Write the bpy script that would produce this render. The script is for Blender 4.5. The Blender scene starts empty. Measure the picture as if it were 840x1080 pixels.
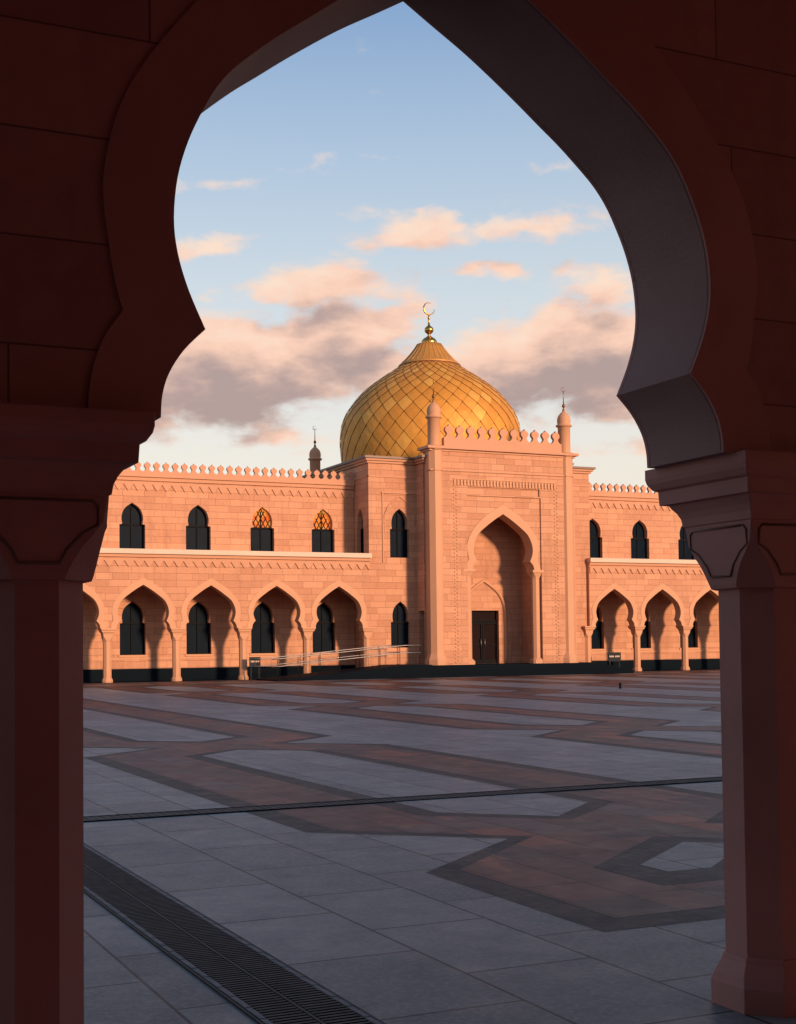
import bpy, math, random
from mathutils import Vector, Matrix
from mathutils.geometry import tessellate_polygon
random.seed(7)
scene = bpy.context.scene
COL = scene.collection
R = math.radians
SUN_AZ, SUN_EL = 161.0, 11.2          # degrees clockwise from +Y; elevation

# ------------------------------------------------------------------ helpers
class MB:
    """collects geometry for ONE mesh object"""
    def __init__(s): s.v = []; s.f = []; s.sm = []; s.mi = []
    def add(s, vs, fs, smooth=False, mi=0):
        n = len(s.v); s.v += [tuple(p) for p in vs]
        for f in fs: s.f.append([i + n for i in f]); s.sm.append(smooth); s.mi.append(mi)
    def box(s, x0, x1, y0, y1, z0, z1):
        s.add([(x0,y0,z0),(x1,y0,z0),(x1,y1,z0),(x0,y1,z0),(x0,y0,z1),(x1,y0,z1),(x1,y1,z1),(x0,y1,z1)],
              [(0,3,2,1),(4,5,6,7),(0,1,5,4),(1,2,6,5),(2,3,7,6),(3,0,4,7)])
    def slab(s, loops, d0, d1, fr, smooth_sides=False):
        """polygon with holes in (u,z), extruded from depth d0 to d1; fr(u,z,d) -> xyz"""
        vec = [[Vector((p[0], p[1], 0)) for p in lp] for lp in loops]
        tris = tessellate_polygon(vec)
        flat = [p for lp in loops for p in lp]
        for d in (d0, d1): s.add([fr(p[0], p[1], d) for p in flat], [tuple(t) for t in tris])
        for lp in loops:
            n = len(lp)
            s.add([fr(p[0], p[1], d0) for p in lp] + [fr(p[0], p[1], d1) for p in lp],
                  [(i, (i+1) % n, n + (i+1) % n, n + i) for i in range(n)], smooth_sides, 1)
    def loft(s, secs, cx, cy, smooth=False, cap=True):
        """stack of square sections with cut corners: (z, half width, corner cut)"""
        rings = []
        for z, w, c in secs:
            rings.append([(cx+w-c,cy-w,z),(cx+w,cy-w+c,z),(cx+w,cy+w-c,z),(cx+w-c,cy+w,z),
                          (cx-w+c,cy+w,z),(cx-w,cy+w-c,z),(cx-w,cy-w+c,z),(cx-w+c,cy-w,z)])
        vs = [p for r in rings for p in r]; fs = []
        for k in range(len(rings)-1):
            for i in range(8):
                j = (i+1) % 8; fs.append((k*8+i, k*8+j, k*8+8+j, k*8+8+i))
        if cap: fs.append(tuple(range(7,-1,-1))); fs.append(tuple(len(vs)-8+i for i in range(8)))
        s.add(vs, fs, smooth)
    def lathe(s, prof, cx, cy, n=24, smooth=True):
        vs = []; fs = []
        for r, z in prof:
            for i in range(n):
                a = 2*math.pi*i/n; vs.append((cx+r*math.cos(a), cy+r*math.sin(a), z))
        for k in range(len(prof)-1):
            for i in range(n):
                j = (i+1) % n; fs.append((k*n+i, k*n+j, (k+1)*n+j, (k+1)*n+i))
        s.add(vs, fs, smooth)
        s.add(vs[-n:], [tuple(range(n))])
    def tube(s, pts, r, n=6):
        pts = [Vector(p) for p in pts]; vs = []; fs = []
        for k, p in enumerate(pts):
            t = (pts[min(k+1, len(pts)-1)] - pts[max(k-1, 0)]).normalized()
            up = Vector((0,0,1)) if abs(t.z) < .9 else Vector((1,0,0))
            a = t.cross(up).normalized(); b = t.cross(a)
            rr = r[k] if isinstance(r, (list, tuple)) else r
            for i in range(n):
                q = 2*math.pi*i/n; vs.append(p + a*math.cos(q)*rr + b*math.sin(q)*rr)
        for k in range(len(pts)-1):
            for i in range(n):
                j = (i+1) % n; fs.append((k*n+i, k*n+j, k*n+n+j, k*n+n+i))
        fs.append(tuple(range(n-1,-1,-1))); fs.append(tuple(len(vs)-n+i for i in range(n)))
        s.add(vs, fs, True)
    def build(s, name, mat, parent=None, bevel=0):
        me = bpy.data.meshes.new(name); me.from_pydata(s.v, [], s.f); me.update()
        me.polygons.foreach_set('use_smooth', s.sm)
        mats = mat if isinstance(mat, (list, tuple)) else [mat]
        me.polygons.foreach_set('material_index', [min(i, len(mats)-1) for i in s.mi])
        import bmesh
        bm = bmesh.new(); bm.from_mesh(me)
        bmesh.ops.remove_doubles(bm, verts=bm.verts, dist=1e-5)
        bmesh.ops.recalc_face_normals(bm, faces=bm.faces); bm.to_mesh(me); bm.free()
        for q in mats: me.materials.append(q)
        o = bpy.data.objects.new(name, me); COL.objects.link(o)
        if parent is not None: o.parent = parent
        if bevel:
            m = o.modifiers.new('edge', 'BEVEL'); m.width = bevel; m.segments = 2; m.limit_method = 'ANGLE'; m.angle_limit = R(40)
        return o
def empty(name, label, cat, group=None, loc=(0,0,0)):
    o = bpy.data.objects.new(name, None); COL.objects.link(o); o.location = loc; o.empty_display_size = .3
    o['label'] = label; o['category'] = cat
    if group: o['group'] = group
    return o
def structure(o): o['kind'] = 'structure'; return o
def copy_child(o, parent, loc=None):
    c = o.copy(); COL.objects.link(c); c.parent = parent
    if loc is not None: c.location = loc
    return c
FY = lambda u, z, d: (u, d, z)            # walls parallel to the facade
FX = lambda u, z, d: (d, u, z)            # side walls
def spline(keys, n=6):
    """Catmull-Rom through 2D keys"""
    out = []
    for i in range(len(keys)-1):
        p0 = keys[max(i-1,0)]; p1 = keys[i]; p2 = keys[i+1]; p3 = keys[min(i+2,len(keys)-1)]
        for k in range(n):
            t = k/n
            out.append(tuple(.5*((2*p1[a]) + (-p0[a]+p2[a])*t + (2*p0[a]-5*p1[a]+4*p2[a]-p3[a])*t*t + (-p0[a]+3*p1[a]-3*p2[a]+p3[a])*t**3) for a in (0,1)))
    out.append(tuple(keys[-1])); return out

# ------------------------------------------------------------------ materials
class N:
    def __init__(s, name):
        s.m = bpy.data.materials.new(name); s.m.use_nodes = True; s.t = s.m.node_tree
        s.b = s.t.nodes['Principled BSDF']
    def n(s, typ, **kw):
        o = s.t.nodes.new(typ)
        for k, v in kw.items(): setattr(o, k, v)
        return o
    def l(s, a, b): s.t.links.new(a, b)
    def set(s, node, **kw):
        for k, v in kw.items(): node.inputs[k.replace('_',' ')].default_value = v
    def math(s, op, a, b=None, c=None, clamp=False):
        o = s.n('ShaderNodeMath', operation=op, use_clamp=clamp)
        for i, x in enumerate((a, b, c)):
            if x is None: continue
            if isinstance(x, (int, float)): o.inputs[i].default_value = x
            else: s.l(x, o.inputs[i])
        return o.outputs[0]
    def mix(s, f, a, b, mode='MIX'):
        o = s.n('ShaderNodeMix', data_type='RGBA', blend_type=mode)
        for sock, x in ((o.inputs[0], f), (o.inputs[6], a), (o.inputs[7], b)):
            if hasattr(x, 'is_linked'): s.l(x, sock)
            elif isinstance(x, (int, float)): sock.default_value = x
            else: sock.default_value = (*x, 1)
        return o.outputs[2]
    def noise(s, vec, scale, detail=4, rough=.55):
        o = s.n('ShaderNodeTexNoise'); s.set(o, Scale=scale, Detail=detail, Roughness=rough)
        if vec is not None: s.l(vec, o.inputs['Vector'])
        return o.outputs['Fac']
    def ramp(s, fac, stops):
        o = s.n('ShaderNodeValToRGB'); s.l(fac, o.inputs[0]); e = o.color_ramp.elements
        while len(e) < len(stops): e.new(.5)
        for el, (p, c) in zip(e, stops): el.position = p; el.color = (*c, 1) if len(c) == 3 else c
        return o.outputs[0]
    def bump(s, height, strength=.3, dist=.02):
        o = s.n('ShaderNodeBump'); s.set(o, Strength=strength, Distance=dist); s.l(height, o.inputs['Height'])
        s.l(o.outputs[0], s.b.inputs['Normal'])
def wall_uv(m):
    g = m.n('ShaderNodeNewGeometry'); sp = m.n('ShaderNodeSeparateXYZ'); m.l(g.outputs['Position'], sp.inputs[0])
    c = m.n('ShaderNodeCombineXYZ'); m.l(m.math('ADD', sp.outputs[0], sp.outputs[1]), c.inputs[0]); m.l(sp.outputs[2], c.inputs[1])
    return c.outputs[0], g.outputs['Position']
def stone_blocks(name, c1, c2, mortar, bw, bh, ms=.012, off=(0,0,0), rough=.75, bumpd=.02, var=.5, msmooth=.3, patch=.25, streak=0):
    m = N(name); uv, pos = wall_uv(m)
    mp = m.n('ShaderNodeMapping'); mp.inputs['Location'].default_value = off; m.l(uv, mp.inputs[0])
    # uneven block lengths: shift the joints along each course a little
    wob = m.n('ShaderNodeTexNoise'); m.set(wob, Scale=.55, Detail=0); m.l(mp.outputs[0], wob.inputs['Vector'])
    br = m.n('ShaderNodeTexBrick', offset=.43, squash=.72, squash_frequency=3, offset_frequency=2)
    m.l(mp.outputs[0], br.inputs['Vector'])
    m.set(br, Scale=1, Brick_Width=bw, Row_Height=bh, Mortar_Size=ms, Mortar_Smooth=msmooth, Bias=0.0)
    br.inputs['Color1'].default_value = (0,0,0,1); br.inputs['Color2'].default_value = (1,1,1,1); br.inputs['Mortar'].default_value = (.5,.5,.5,1)
    n1 = m.noise(pos, 9, 6); n2 = m.noise(pos, .7, 3); n3 = m.noise(pos, 55, 3)
    base = m.mix(m.math('MULTIPLY', br.outputs['Color'], var), c1, c2)
    base = m.mix(m.math('MULTIPLY', m.ramp(n2, [(.35,(0,0,0)),(.7,(1,1,1))]), patch), base, tuple(x*.62 for x in c1))
    base = m.mix(m.math('MULTIPLY', m.ramp(n1, [(.3,(0,0,0)),(.75,(1,1,1))]), .22), base, tuple(min(1,x*1.18) for x in c2))
    if streak:   # rain run-off, long in Z
        sm_ = m.n('ShaderNodeMapping'); sm_.inputs['Scale'].default_value = (2.6,.22,1); m.l(uv, sm_.inputs[0])
        sn = m.noise(sm_.outputs[0], 1.0, 5, .6)
        base = m.mix(m.math('MULTIPLY', m.ramp(sn, [(.52,(0,0,0)),(.72,(1,1,1))]), streak), base, tuple(x*.5 for x in c1))
    col = m.mix(br.outputs['Fac'], base, mortar)
    m.l(col, m.b.inputs['Base Color']); m.set(m.b, Roughness=rough)
    h = m.math('ADD', m.math('MULTIPLY', br.outputs['Fac'], -1.0), m.math('MULTIPLY', n3, .35))
    m.bump(h, .45, bumpd)
    return m.m
def plain_stone(name, c, rough=.7, amount=.25, scale=6, bump=.15):
    m = N(name); g = m.n('ShaderNodeNewGeometry'); pos = g.outputs['Position']
    n1 = m.noise(pos, scale, 6, .6); n2 = m.noise(pos, .8, 2); n3 = m.noise(pos, 70, 2)
    col = m.mix(m.math('MULTIPLY', n1, amount*1.6), c, tuple(x*.72 for x in c))
    col = m.mix(m.math('MULTIPLY', m.ramp(n2, [(.4,(0,0,0)),(.65,(1,1,1))]), amount), col, tuple(min(1,x*1.22) for x in c))
    m.l(col, m.b.inputs['Base Color']); m.set(m.b, Roughness=rough); m.bump(n3, bump, .01)
    return m.m
def metal(name, c, rough=.4, met=1.0):
    m = N(name); g = m.n('ShaderNodeNewGeometry'); n = m.noise(g.outputs['Position'], 8, 4)
    m.l(m.mix(n, c, tuple(x*.7 for x in c)), m.b.inputs['Base Color'])
    m.set(m.b, Metallic=met); m.l(m.math('ADD', m.math('MULTIPLY', n, .2), rough-.1), m.b.inputs['Roughness'])
    return m.m

STONE   = stone_blocks('sandstone_blocks', (.42,.188,.106), (.61,.314,.190), (.27,.111,.068), 1.12, .335, .010, var=.62, streak=.3)
STONE_S = plain_stone('dressed_sandstone', (.52,.265,.154), amount=.18)
STONE_T = plain_stone('sandstone_trim', (.49,.24,.146), amount=.18)
STONE_L = plain_stone('pale_limestone', (.60,.45,.36), amount=.2)
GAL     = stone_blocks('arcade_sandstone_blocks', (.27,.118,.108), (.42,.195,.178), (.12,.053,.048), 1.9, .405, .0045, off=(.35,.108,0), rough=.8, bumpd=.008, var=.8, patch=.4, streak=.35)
GAL_BOUNCE   = plain_stone('gallery_bounce_plaster', (.74,.48,.42), amount=.1)  # pale reflector tone for the unseen gallery walls
FLOOR_BOUNCE  = plain_stone('floor_bounce_stone', (.68,.43,.39), amount=.2)  # pale reflector tone for the unseen gallery floor
GAL_SHADE   = plain_stone('arcade_soffit_shaded_stone', (.25,.15,.14), amount=.5, scale=3.5, rough=.85)  # darker copy of the arcade stone: soffit shade put into the colour
GAL_S   = plain_stone('arcade_dressed_stone', (.37,.168,.152), amount=.5, scale=5, rough=.8)
FRIEZE_SHADE   = plain_stone('frieze_shade_stone', (.15,.055,.03), amount=.3)  # dark stone standing in for the frieze's shadow lines
GROOVE  = plain_stone('moulded_groove_stone', (.16,.085,.06), amount=.2)
DARKGR  = plain_stone('dark_granite', (.004,.008,.013), rough=.6, amount=.3); DARKGR.node_tree.nodes['Principled BSDF'].inputs['Specular IOR Level'].default_value = .02
BRONZE  = metal('aged_bronze', (.30,.13,.05), .38)
GILT    = metal('gilded_finial', (.62,.34,.09), .3)
STEEL   = metal('brushed_steel', (.34,.32,.32), .5)
IRON    = metal('dark_iron', (.014,.018,.024), .6, .3); IRON.node_tree.nodes['Principled BSDF'].inputs['Specular IOR Level'].default_value = .2
LEAD    = plain_stone('dark_roof_flashing', (.15,.085,.07), rough=.5)

def glass_mat(name, c=(.002,.0055,.011)):
    m = N(name); g = m.n('ShaderNodeNewGeometry'); n = m.noise(g.outputs['Position'], 2.2, 2)
    m.l(m.mix(n, c, tuple(x*2.2 for x in c)), m.b.inputs['Base Color']); m.set(m.b, Roughness=.35)
    m.b.inputs['Specular IOR Level'].default_value = .015
    return m.m
GLASS = glass_mat('dark_window_glass')
DOORG = glass_mat('door_glass', (.008,.004,.005))
FRAME = plain_stone('dark_window_frame', (.012,.012,.014), rough=.6); FRAME.node_tree.nodes['Principled BSDF'].inputs['Specular IOR Level'].default_value = .02
def stained():
    m = N('lit_amber_stained_glass'); g = m.n('ShaderNodeNewGeometry')
    v = m.n('ShaderNodeTexVoronoi'); m.set(v, Scale=4.2); m.l(g.outputs['Position'], v.inputs['Vector'])
    sp = m.n('ShaderNodeSeparateColor'); m.l(v.outputs['Color'], sp.inputs[0])
    c = m.ramp(sp.outputs[0], [(0,(.9,.10,.015)),(.45,(1,.27,.03)),(1,(1,.40,.07))])
    m.b.inputs['Base Color'].default_value = (.12,.035,.008,1); m.b.inputs['Specular IOR Level'].default_value = .02; m.l(c, m.b.inputs['Emission Color']); m.set(m.b, Roughness=.3)
    m.b.inputs['Emission Strength'].default_value = .42
    return m.m
STAINED = stained()
def dome_mat():
    m = N('gold_dome_scales'); g = m.n('ShaderNodeNewGeometry')
    rnd = g.outputs['Random Per Island']; n = m.noise(g.outputs['Position'], 3, 4)
    c = m.ramp(rnd, [(0,(.56,.235,.030)),(.5,(.64,.285,.040)),(.88,(.68,.32,.05)),(1,(.74,.40,.085))])
    c = m.mix(m.math('MULTIPLY', n, .45), c, (.48,.20,.035))
    m.l(c, m.b.inputs['Base Color']); m.set(m.b, Metallic=.28)
    m.l(m.math('ADD', m.math('MULTIPLY', n, .22), .5), m.b.inputs['Roughness'])
    return m.m
GOLD = dome_mat()
SEAM = metal('dome_seam_copper', (.17,.05,.018), .6, .2)
CAPM = metal('dome_cap_copper_gold', (.60,.29,.065), .5, .3)

def floor_mat(name, kind):
    m = N(name); g = m.n('ShaderNodeNewGeometry'); pos = g.outputs['Position']
    sp = m.n('ShaderNodeSeparateXYZ'); m.l(pos, sp.inputs[0])
    cb = m.n('ShaderNodeCombineXYZ'); m.l(sp.outputs[1], cb.inputs[0]); m.l(sp.outputs[0], cb.inputs[1])   # slabs run along Y
    mp = m.n('ShaderNodeMapping'); m.l(cb.outputs[0], mp.inputs[0])
    n_big = m.noise(pos, .35, 4); n_mid = m.noise(pos, 3.5, 6, .65); n_fine = m.noise(pos, 90, 3, .7); n_gr = m.noise(pos, 26, 5, .7)
    br = m.n('ShaderNodeTexBrick', offset=.5, squash=1, offset_frequency=2); m.l(mp.outputs[0], br.inputs['Vector'])
    br.inputs['Color1'].default_value = (0,0,0,1); br.inputs['Color2'].default_value = (1,1,1,1); br.inputs['Mortar'].default_value = (.5,.5,.5,1)
    if kind == 'light':
        mp.inputs['Location'].default_value = (.3,-.24,0)
        m.set(br, Scale=1, Brick_Width=1.25, Row_Height=.8, Mortar_Size=.011, Mortar_Smooth=.3)
        c1, c2, mo = (.150,.157,.164), (.262,.262,.262), (.028,.03,.034)
    elif kind == 'red':
        m.set(br, Scale=1, Brick_Width=1.15, Row_Height=.5, Mortar_Size=.014, Mortar_Smooth=.2)
        c1, c2, mo = (.045,.026,.026), (.105,.038,.034), (.022,.016,.016)
    else:
        m.set(br, Scale=1, Brick_Width=.11, Row_Height=.11, Mortar_Size=.008, Mortar_Smooth=.3)
        c1, c2, mo = (.026,.025,.027), (.062,.056,.058), (.025,.025,.027)
    base = m.mix(br.outputs['Color'], c1, c2)
    if kind == 'red':
        row = m.math('FLOOR', m.math('DIVIDE', sp.outputs[0], .5))
        colm = m.math('FLOOR', m.math('ADD', m.math('DIVIDE', sp.outputs[1], 1.15), m.math('MULTIPLY', m.math('MODULO', row, 2.0), .5)))
        cid = m.n('ShaderNodeCombineXYZ'); m.l(row, cid.inputs[0]); m.l(colm, cid.inputs[1])
        rr = m.n('ShaderNodeTexWhiteNoise', noise_dimensions='2D'); m.l(cid.outputs[0], rr.inputs[0])
        o = m.n('ShaderNodeValToRGB'); o.color_ramp.interpolation = 'CONSTANT'; m.l(rr.outputs[0], o.inputs[0])
        stops = [(0,(.040,.035,.038)),(.18,(.080,.036,.034)),(.42,(.125,.046,.040)),(.64,(.095,.075,.076)),(.78,(.170,.052,.043)),(.92,(.30,.075,.052))]
        e = o.color_ramp.elements
        while len(e) < len(stops): e.new(.5)
        for el_, (p_, c_) in zip(e, stops): el_.position = p_; el_.color = (*c_, 1)
        base = m.mix(.8, base, o.outputs[0])
        vein = m.n('ShaderNodeTexNoise'); m.set(vein, Scale=1.3, Detail=3); vm = m.n('ShaderNodeMapping'); vm.inputs['Scale'].default_value = (2.4,.5,1); m.l(pos, vm.inputs[0]); m.l(vm.outputs[0], vein.inputs['Vector'])
        base = m.mix(m.math('MULTIPLY', m.ramp(vein.outputs['Fac'], [(.66,(0,0,0)),(.69,(1,1,1))]), .8), base, (.27,.075,.05))
    base = m.mix(m.math('MULTIPLY', m.ramp(n_big, [(.35,(0,0,0)),(.7,(1,1,1))]), .12 if kind == 'red' else .3), base, tuple(x*.62 for x in c1))
    base = m.mix(m.math('MULTIPLY', m.ramp(n_mid, [(.35,(0,0,0)),(.75,(1,1,1))]), .15 if kind == 'red' else .4), base, tuple(x*.55 for x in c1))
    base = m.mix(m.math('MULTIPLY', m.ramp(n_gr, [(.45,(0,0,0)),(.7,(1,1,1))]), .2 if kind == 'red' else .4), base, tuple(min(1,x*1.5) for x in c2))
    base = m.mix(m.math('MULTIPLY', m.ramp(n_fine, [(.5,(0,0,0)),(.62,(1,1,1))]), .3), base, tuple(x*.4 for x in c1))
    m.l(m.mix(br.outputs['Fac'], base, mo), m.b.inputs['Base Color'])
    m.l(m.math('ADD', m.math('MULTIPLY', n_mid, .28), .34 if kind != 'grey' else .42), m.b.inputs['Roughness']); m.b.inputs['Specular IOR Level'].default_value = .13
    h = m.math('ADD', m.math('MULTIPLY', br.outputs['Fac'], -1.), m.math('MULTIPLY', n_gr, .5))
    m.bump(h, .35, .006)
    return m.m
F_LIGHT, F_RED, F_GREY = floor_mat('grey_granite_slabs','light'), floor_mat('red_granite_slabs','red'), floor_mat('dark_granite_setts','grey')

# ------------------------------------------------------------------ ground: plaza falls slightly towards the camera's arcade
def gz(y): return -.165*(66-max(min(y,66),4))/62.0 if y < 66 else 0.0
def sheet(name, polys, mat, lift):
    mb = MB()
    for lp in polys:
        # cut into strips along Y so that the sheet follows the fall of the plaza (it is planar, one n-gon is enough)
        mb.slab_tris = tessellate_polygon([[Vector((p[0],p[1],0)) for p in lp]])
        mb.add([(p[0],p[1],gz(p[1])+lift) for p in lp], [tuple(t) for t in mb.slab_tris])
    o = mb.build(name, mat); return o
def gslope(y0, y1, x0, x1): return [(x0,y0),(x1,y0),(x1,y1),(x0,y1)]
g = MB()
ys = [-500,-60,4,66,140,600]; zs = [-.165,-.165,-.165,0,0,0]
for i in range(5):
    g.add([(-500,ys[i],zs[i]),(560,ys[i],zs[i]),(560,ys[i+1],zs[i+1]),(-500,ys[i+1],zs[i+1])], [(0,1,2,3)])
structure(g.build('ground', F_LIGHT))

# paving pattern: chains of long hexagons inside a dark-edged red band, notched where two hexagons meet
NOTCH = [10.85, 23.3, 36.2, 48.6]
Y_LO, Y_HI = 7.1, 59.0
def chain(x0, half=2.68, hexh=.93, notches=NOTCH, lo=Y_LO, hi=Y_HI):
    def outline(w, tip, ns, y0, y1, grow=0):
        L = []; Rr = []
        for y in ns:
            d = 1.28
            Rr += [(x0+w, y-d-grow*.0), (x0+tip, y), (x0+w, y+d)]
            L  += [(x0-w, y-d), (x0-tip, y), (x0-w, y+d)]
        right = [(x0+w, y0)] + Rr + [(x0+w, y1)]
        left  = [(x0-w, y0)] + L + [(x0-w, y1)]
        return right + left[::-1]
    outer = outline(half, 1.22, notches, lo, hi)
    inner = outline(half-.30, 1.22-.26, notches, lo+.32, hi-.3)
    hx_e, hx = [], []
    cuts = [lo-.1] + notches + [hi+.8]
    n0 = notches[0]
    hx.append([(x0-1.03,n0-1.78),(x0,n0-.95),(x0+1.03,n0-1.78),(x0+1.03,n0-2.15),(x0+.62,n0-2.15),(x0,n0-1.62),(x0-.62,n0-2.15),(x0-1.03,n0-2.15)])
    hx_e.append([(x0-1.42,n0-1.70),(x0,n0-.52),(x0+1.42,n0-1.70),(x0+1.42,n0-2.62),(x0+.5,n0-2.62),(x0,n0-2.2),(x0-.5,n0-2.62),(x0-1.42,n0-2.62)])
    for a, b in zip(cuts[1:-1], cuts[2:]):
        a0, b0 = a+1.12, b-1.12
        for lst, w, e in ((hx_e, hexh+.28, .26), (hx, hexh, 0)):
            if b0-a0 < 1.2: continue
            lst.append([(x0, a0-e), (x0+w, a0+.88-e*.35), (x0+w, b0-.88+e*.35), (x0, b0+e), (x0-w, b0-.88+e*.35), (x0-w, a0+.88-e*.35)])
    return outer, inner, hx_e, hx
outs, inns, hes, hxs = [], [], [], []
for k in range(-2, 8):
    ns = list(NOTCH)
    if k % 2 == 0 and k != 1: ns = [10.85, 23.3, 48.6]
    if k % 3 == 2: ns = [10.85, 29.5, 41.5, 52.0]
    if k == 0: ns = [10.85, 23.3, 48.6]
    if k == 1: ns = [10.85, 23.55, 36.6, 49.5]
    o_, i_, e_, h_ = chain(7.35 + 8.42*k, notches=ns if k >= 0 else ns[1:], lo=Y_LO if k >= 0 else 14.7); outs.append(o_); inns.append(i_); hes += e_; hxs += h_
outs.append(gslope(59.2, 65.3, -30, 80)); inns.append(gslope(59.6, 64.9, -30, 80))
hxs += [gslope(61.6, 62.5, -30+6*k, -30+6*k+4.4) for k in range(18)]
structure(sheet('paving_border', outs, F_GREY, .0012)); structure(sheet('paving_band', inns, F_RED, .0024))
structure(sheet('paving_inlay_border', hes, F_GREY, .0036)); structure(sheet('paving_inlay', hxs, F_LIGHT, .0048))

# drain channels with slotted grates
def drain(name, label, x0, x1, y0, y1, along):
    root = empty(name, label, 'drain grate', loc=(0,0,0))
    mb = MB(); zt = lambda y: gz(y)+.010
    def bar(ax0, ax1, ay0, ay1, h):
        mb.add([(ax0,ay0,zt(ay0)-.02),(ax1,ay0,zt(ay0)-.02),(ax1,ay1,zt(ay1)-.02),(ax0,ay1,zt(ay1)-.02),
                (ax0,ay0,zt(ay0)+h),(ax1,ay0,zt(ay0)+h),(ax1,ay1,zt(ay1)+h),(ax0,ay1,zt(ay1)+h)],
               [(0,3,2,1),(4,5,6,7),(0,1,5,4),(1,2,6,5),(2,3,7,6),(3,0,4,7)])
    L = y1-y0 if along == 'y' else x1-x0
    n = int(L/.045) if along == 'y' else int(L/.09)
    for i in range(n):
        t = i*L/n
        if along == 'y':
            bar(x0+.055, (x0+x1)/2-.014, y0+t, y0+t+.026, .004); bar((x0+x1)/2+.014, x1-.055, y0+t, y0+t+.026, .004)
        else: bar(x0+t, x0+t+.05, y0+.04, y1-.04, .002)
    mb.build('grate', IRON, root)
    fr = MB(); mb = fr
    if along == 'y':
        bar(x0, x0+.012, y0, y1, .002); bar(x1-.012, x1, y0, y1, .002); bar((x0+x1)/2-.008, (x0+x1)/2+.008, y0, y1, .0045)
        q = MB(); mb = q
        for i in range(int(L/.22)):
            for xx in (x0+.02, x1-.05):
                if i == 0: bar(xx-.001, xx+.031, y0, y1-.02, .0035)
                bar(xx, xx+.03, y0+i*.22+random.uniform(0,.05), y0+i*.22+.15, .0055)
        q.build('clamp_strip', metal('worn_zinc', (.09,.10,.115), .6, .4), root)
    else:
        bar(x0, x1, y0, y0+.025, .005); bar(x0, x1, y1-.025, y1, .005)
    fr.build('frame', IRON, root)
    tr = MB(); mb = tr; bar(x0+.001, x1-.001, y0+.001, y1-.001, -.002); tr.build('channel', IRON, root)
    return root
drain('drain_channel', 'wide dark slotted drain grate running from the near arcade towards the mosque', 2.12, 2.64, 5.3, 13.82, 'y')
drain('drain_channel', 'narrow dark drain grate crossing the whole plaza parallel to the mosque', -12, 44, 13.93, 14.30, 'x')

# ------------------------------------------------------------------ the keel arch shared by both arcades
UP = [(0,4.79),(.14,4.705),(.34,4.585),(.564,4.43),(.732,4.304),(.842,4.222),(.965,4.118),(1.042,4.045),(1.107,3.962),(1.16,3.868),(1.22,3.735),(1.262,3.59),(1.278,3.43),(1.264,3.295),(1.222,3.155),(1.155,3.005)]
LOW = [(1.155,3.005),(1.24,2.918),(1.30,2.823),(1.327,2.735),(1.333,2.65)]
UPS, LOWS = spline(UP, 4), spline(LOW, 4)
def arch_left_to_right(cx, z0):
    """from the left foot over the apex to the right foot"""
    half = UPS + LOWS[1:]
    left = [(cx-p[0], p[1]+z0) for p in half[::-1]]
    return left[:-1] + [(cx+p[0], p[1]+z0) for p in half]
def arcade_loop(xs, x_lo, x_hi, z0, ztop, zbot=2.65):
    lp = [(x_lo, zbot+z0)]
    for cx in xs: lp += arch_left_to_right(cx, z0)
    return lp + [(x_hi, zbot+z0), (x_hi, ztop), (x_lo, ztop)]
def offset_curve(pts, d):
    out = []
    for i, p in enumerate(pts):
        a = pts[max(i-1,0)]; b = pts[min(i+1,len(pts)-1)]
        t = Vector((b[0]-a[0], b[1]-a[1])).normalized(); out.append((p[0]+t.y*d*-1, p[1]+t.x*d))
    return out
OUT_UP = [(0,5.14),(.2,5.03),(.5,4.86),(.85,4.62),(1.12,4.37),(1.359,4.067),(1.485,3.84),(1.545,3.60),(1.55,3.45),(1.53,3.30),(1.506,3.15),(1.477,3.05)]
OUT_LOW = [(1.477,3.05),(1.545,2.95),(1.585,2.85),(1.605,2.75),(1.612,2.65)]
OUTS = spline(OUT_UP, 4) + spline(OUT_LOW, 4)[1:]
def archivolt(cx, z0, k=1.0, za=4.79):
    """band round the arch, its outline running parallel to the opening and its cusp"""
    inner = UPS + LOWS[1:]
    res = []
    for sg in (1, -1):
        res.append(([(cx+sg*x*k, za+z0-(4.79-z)*k) for x, z in inner], [(cx+sg*x*k, za+z0-(4.79-z)*k) for x, z in OUTS]))
    return res

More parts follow.
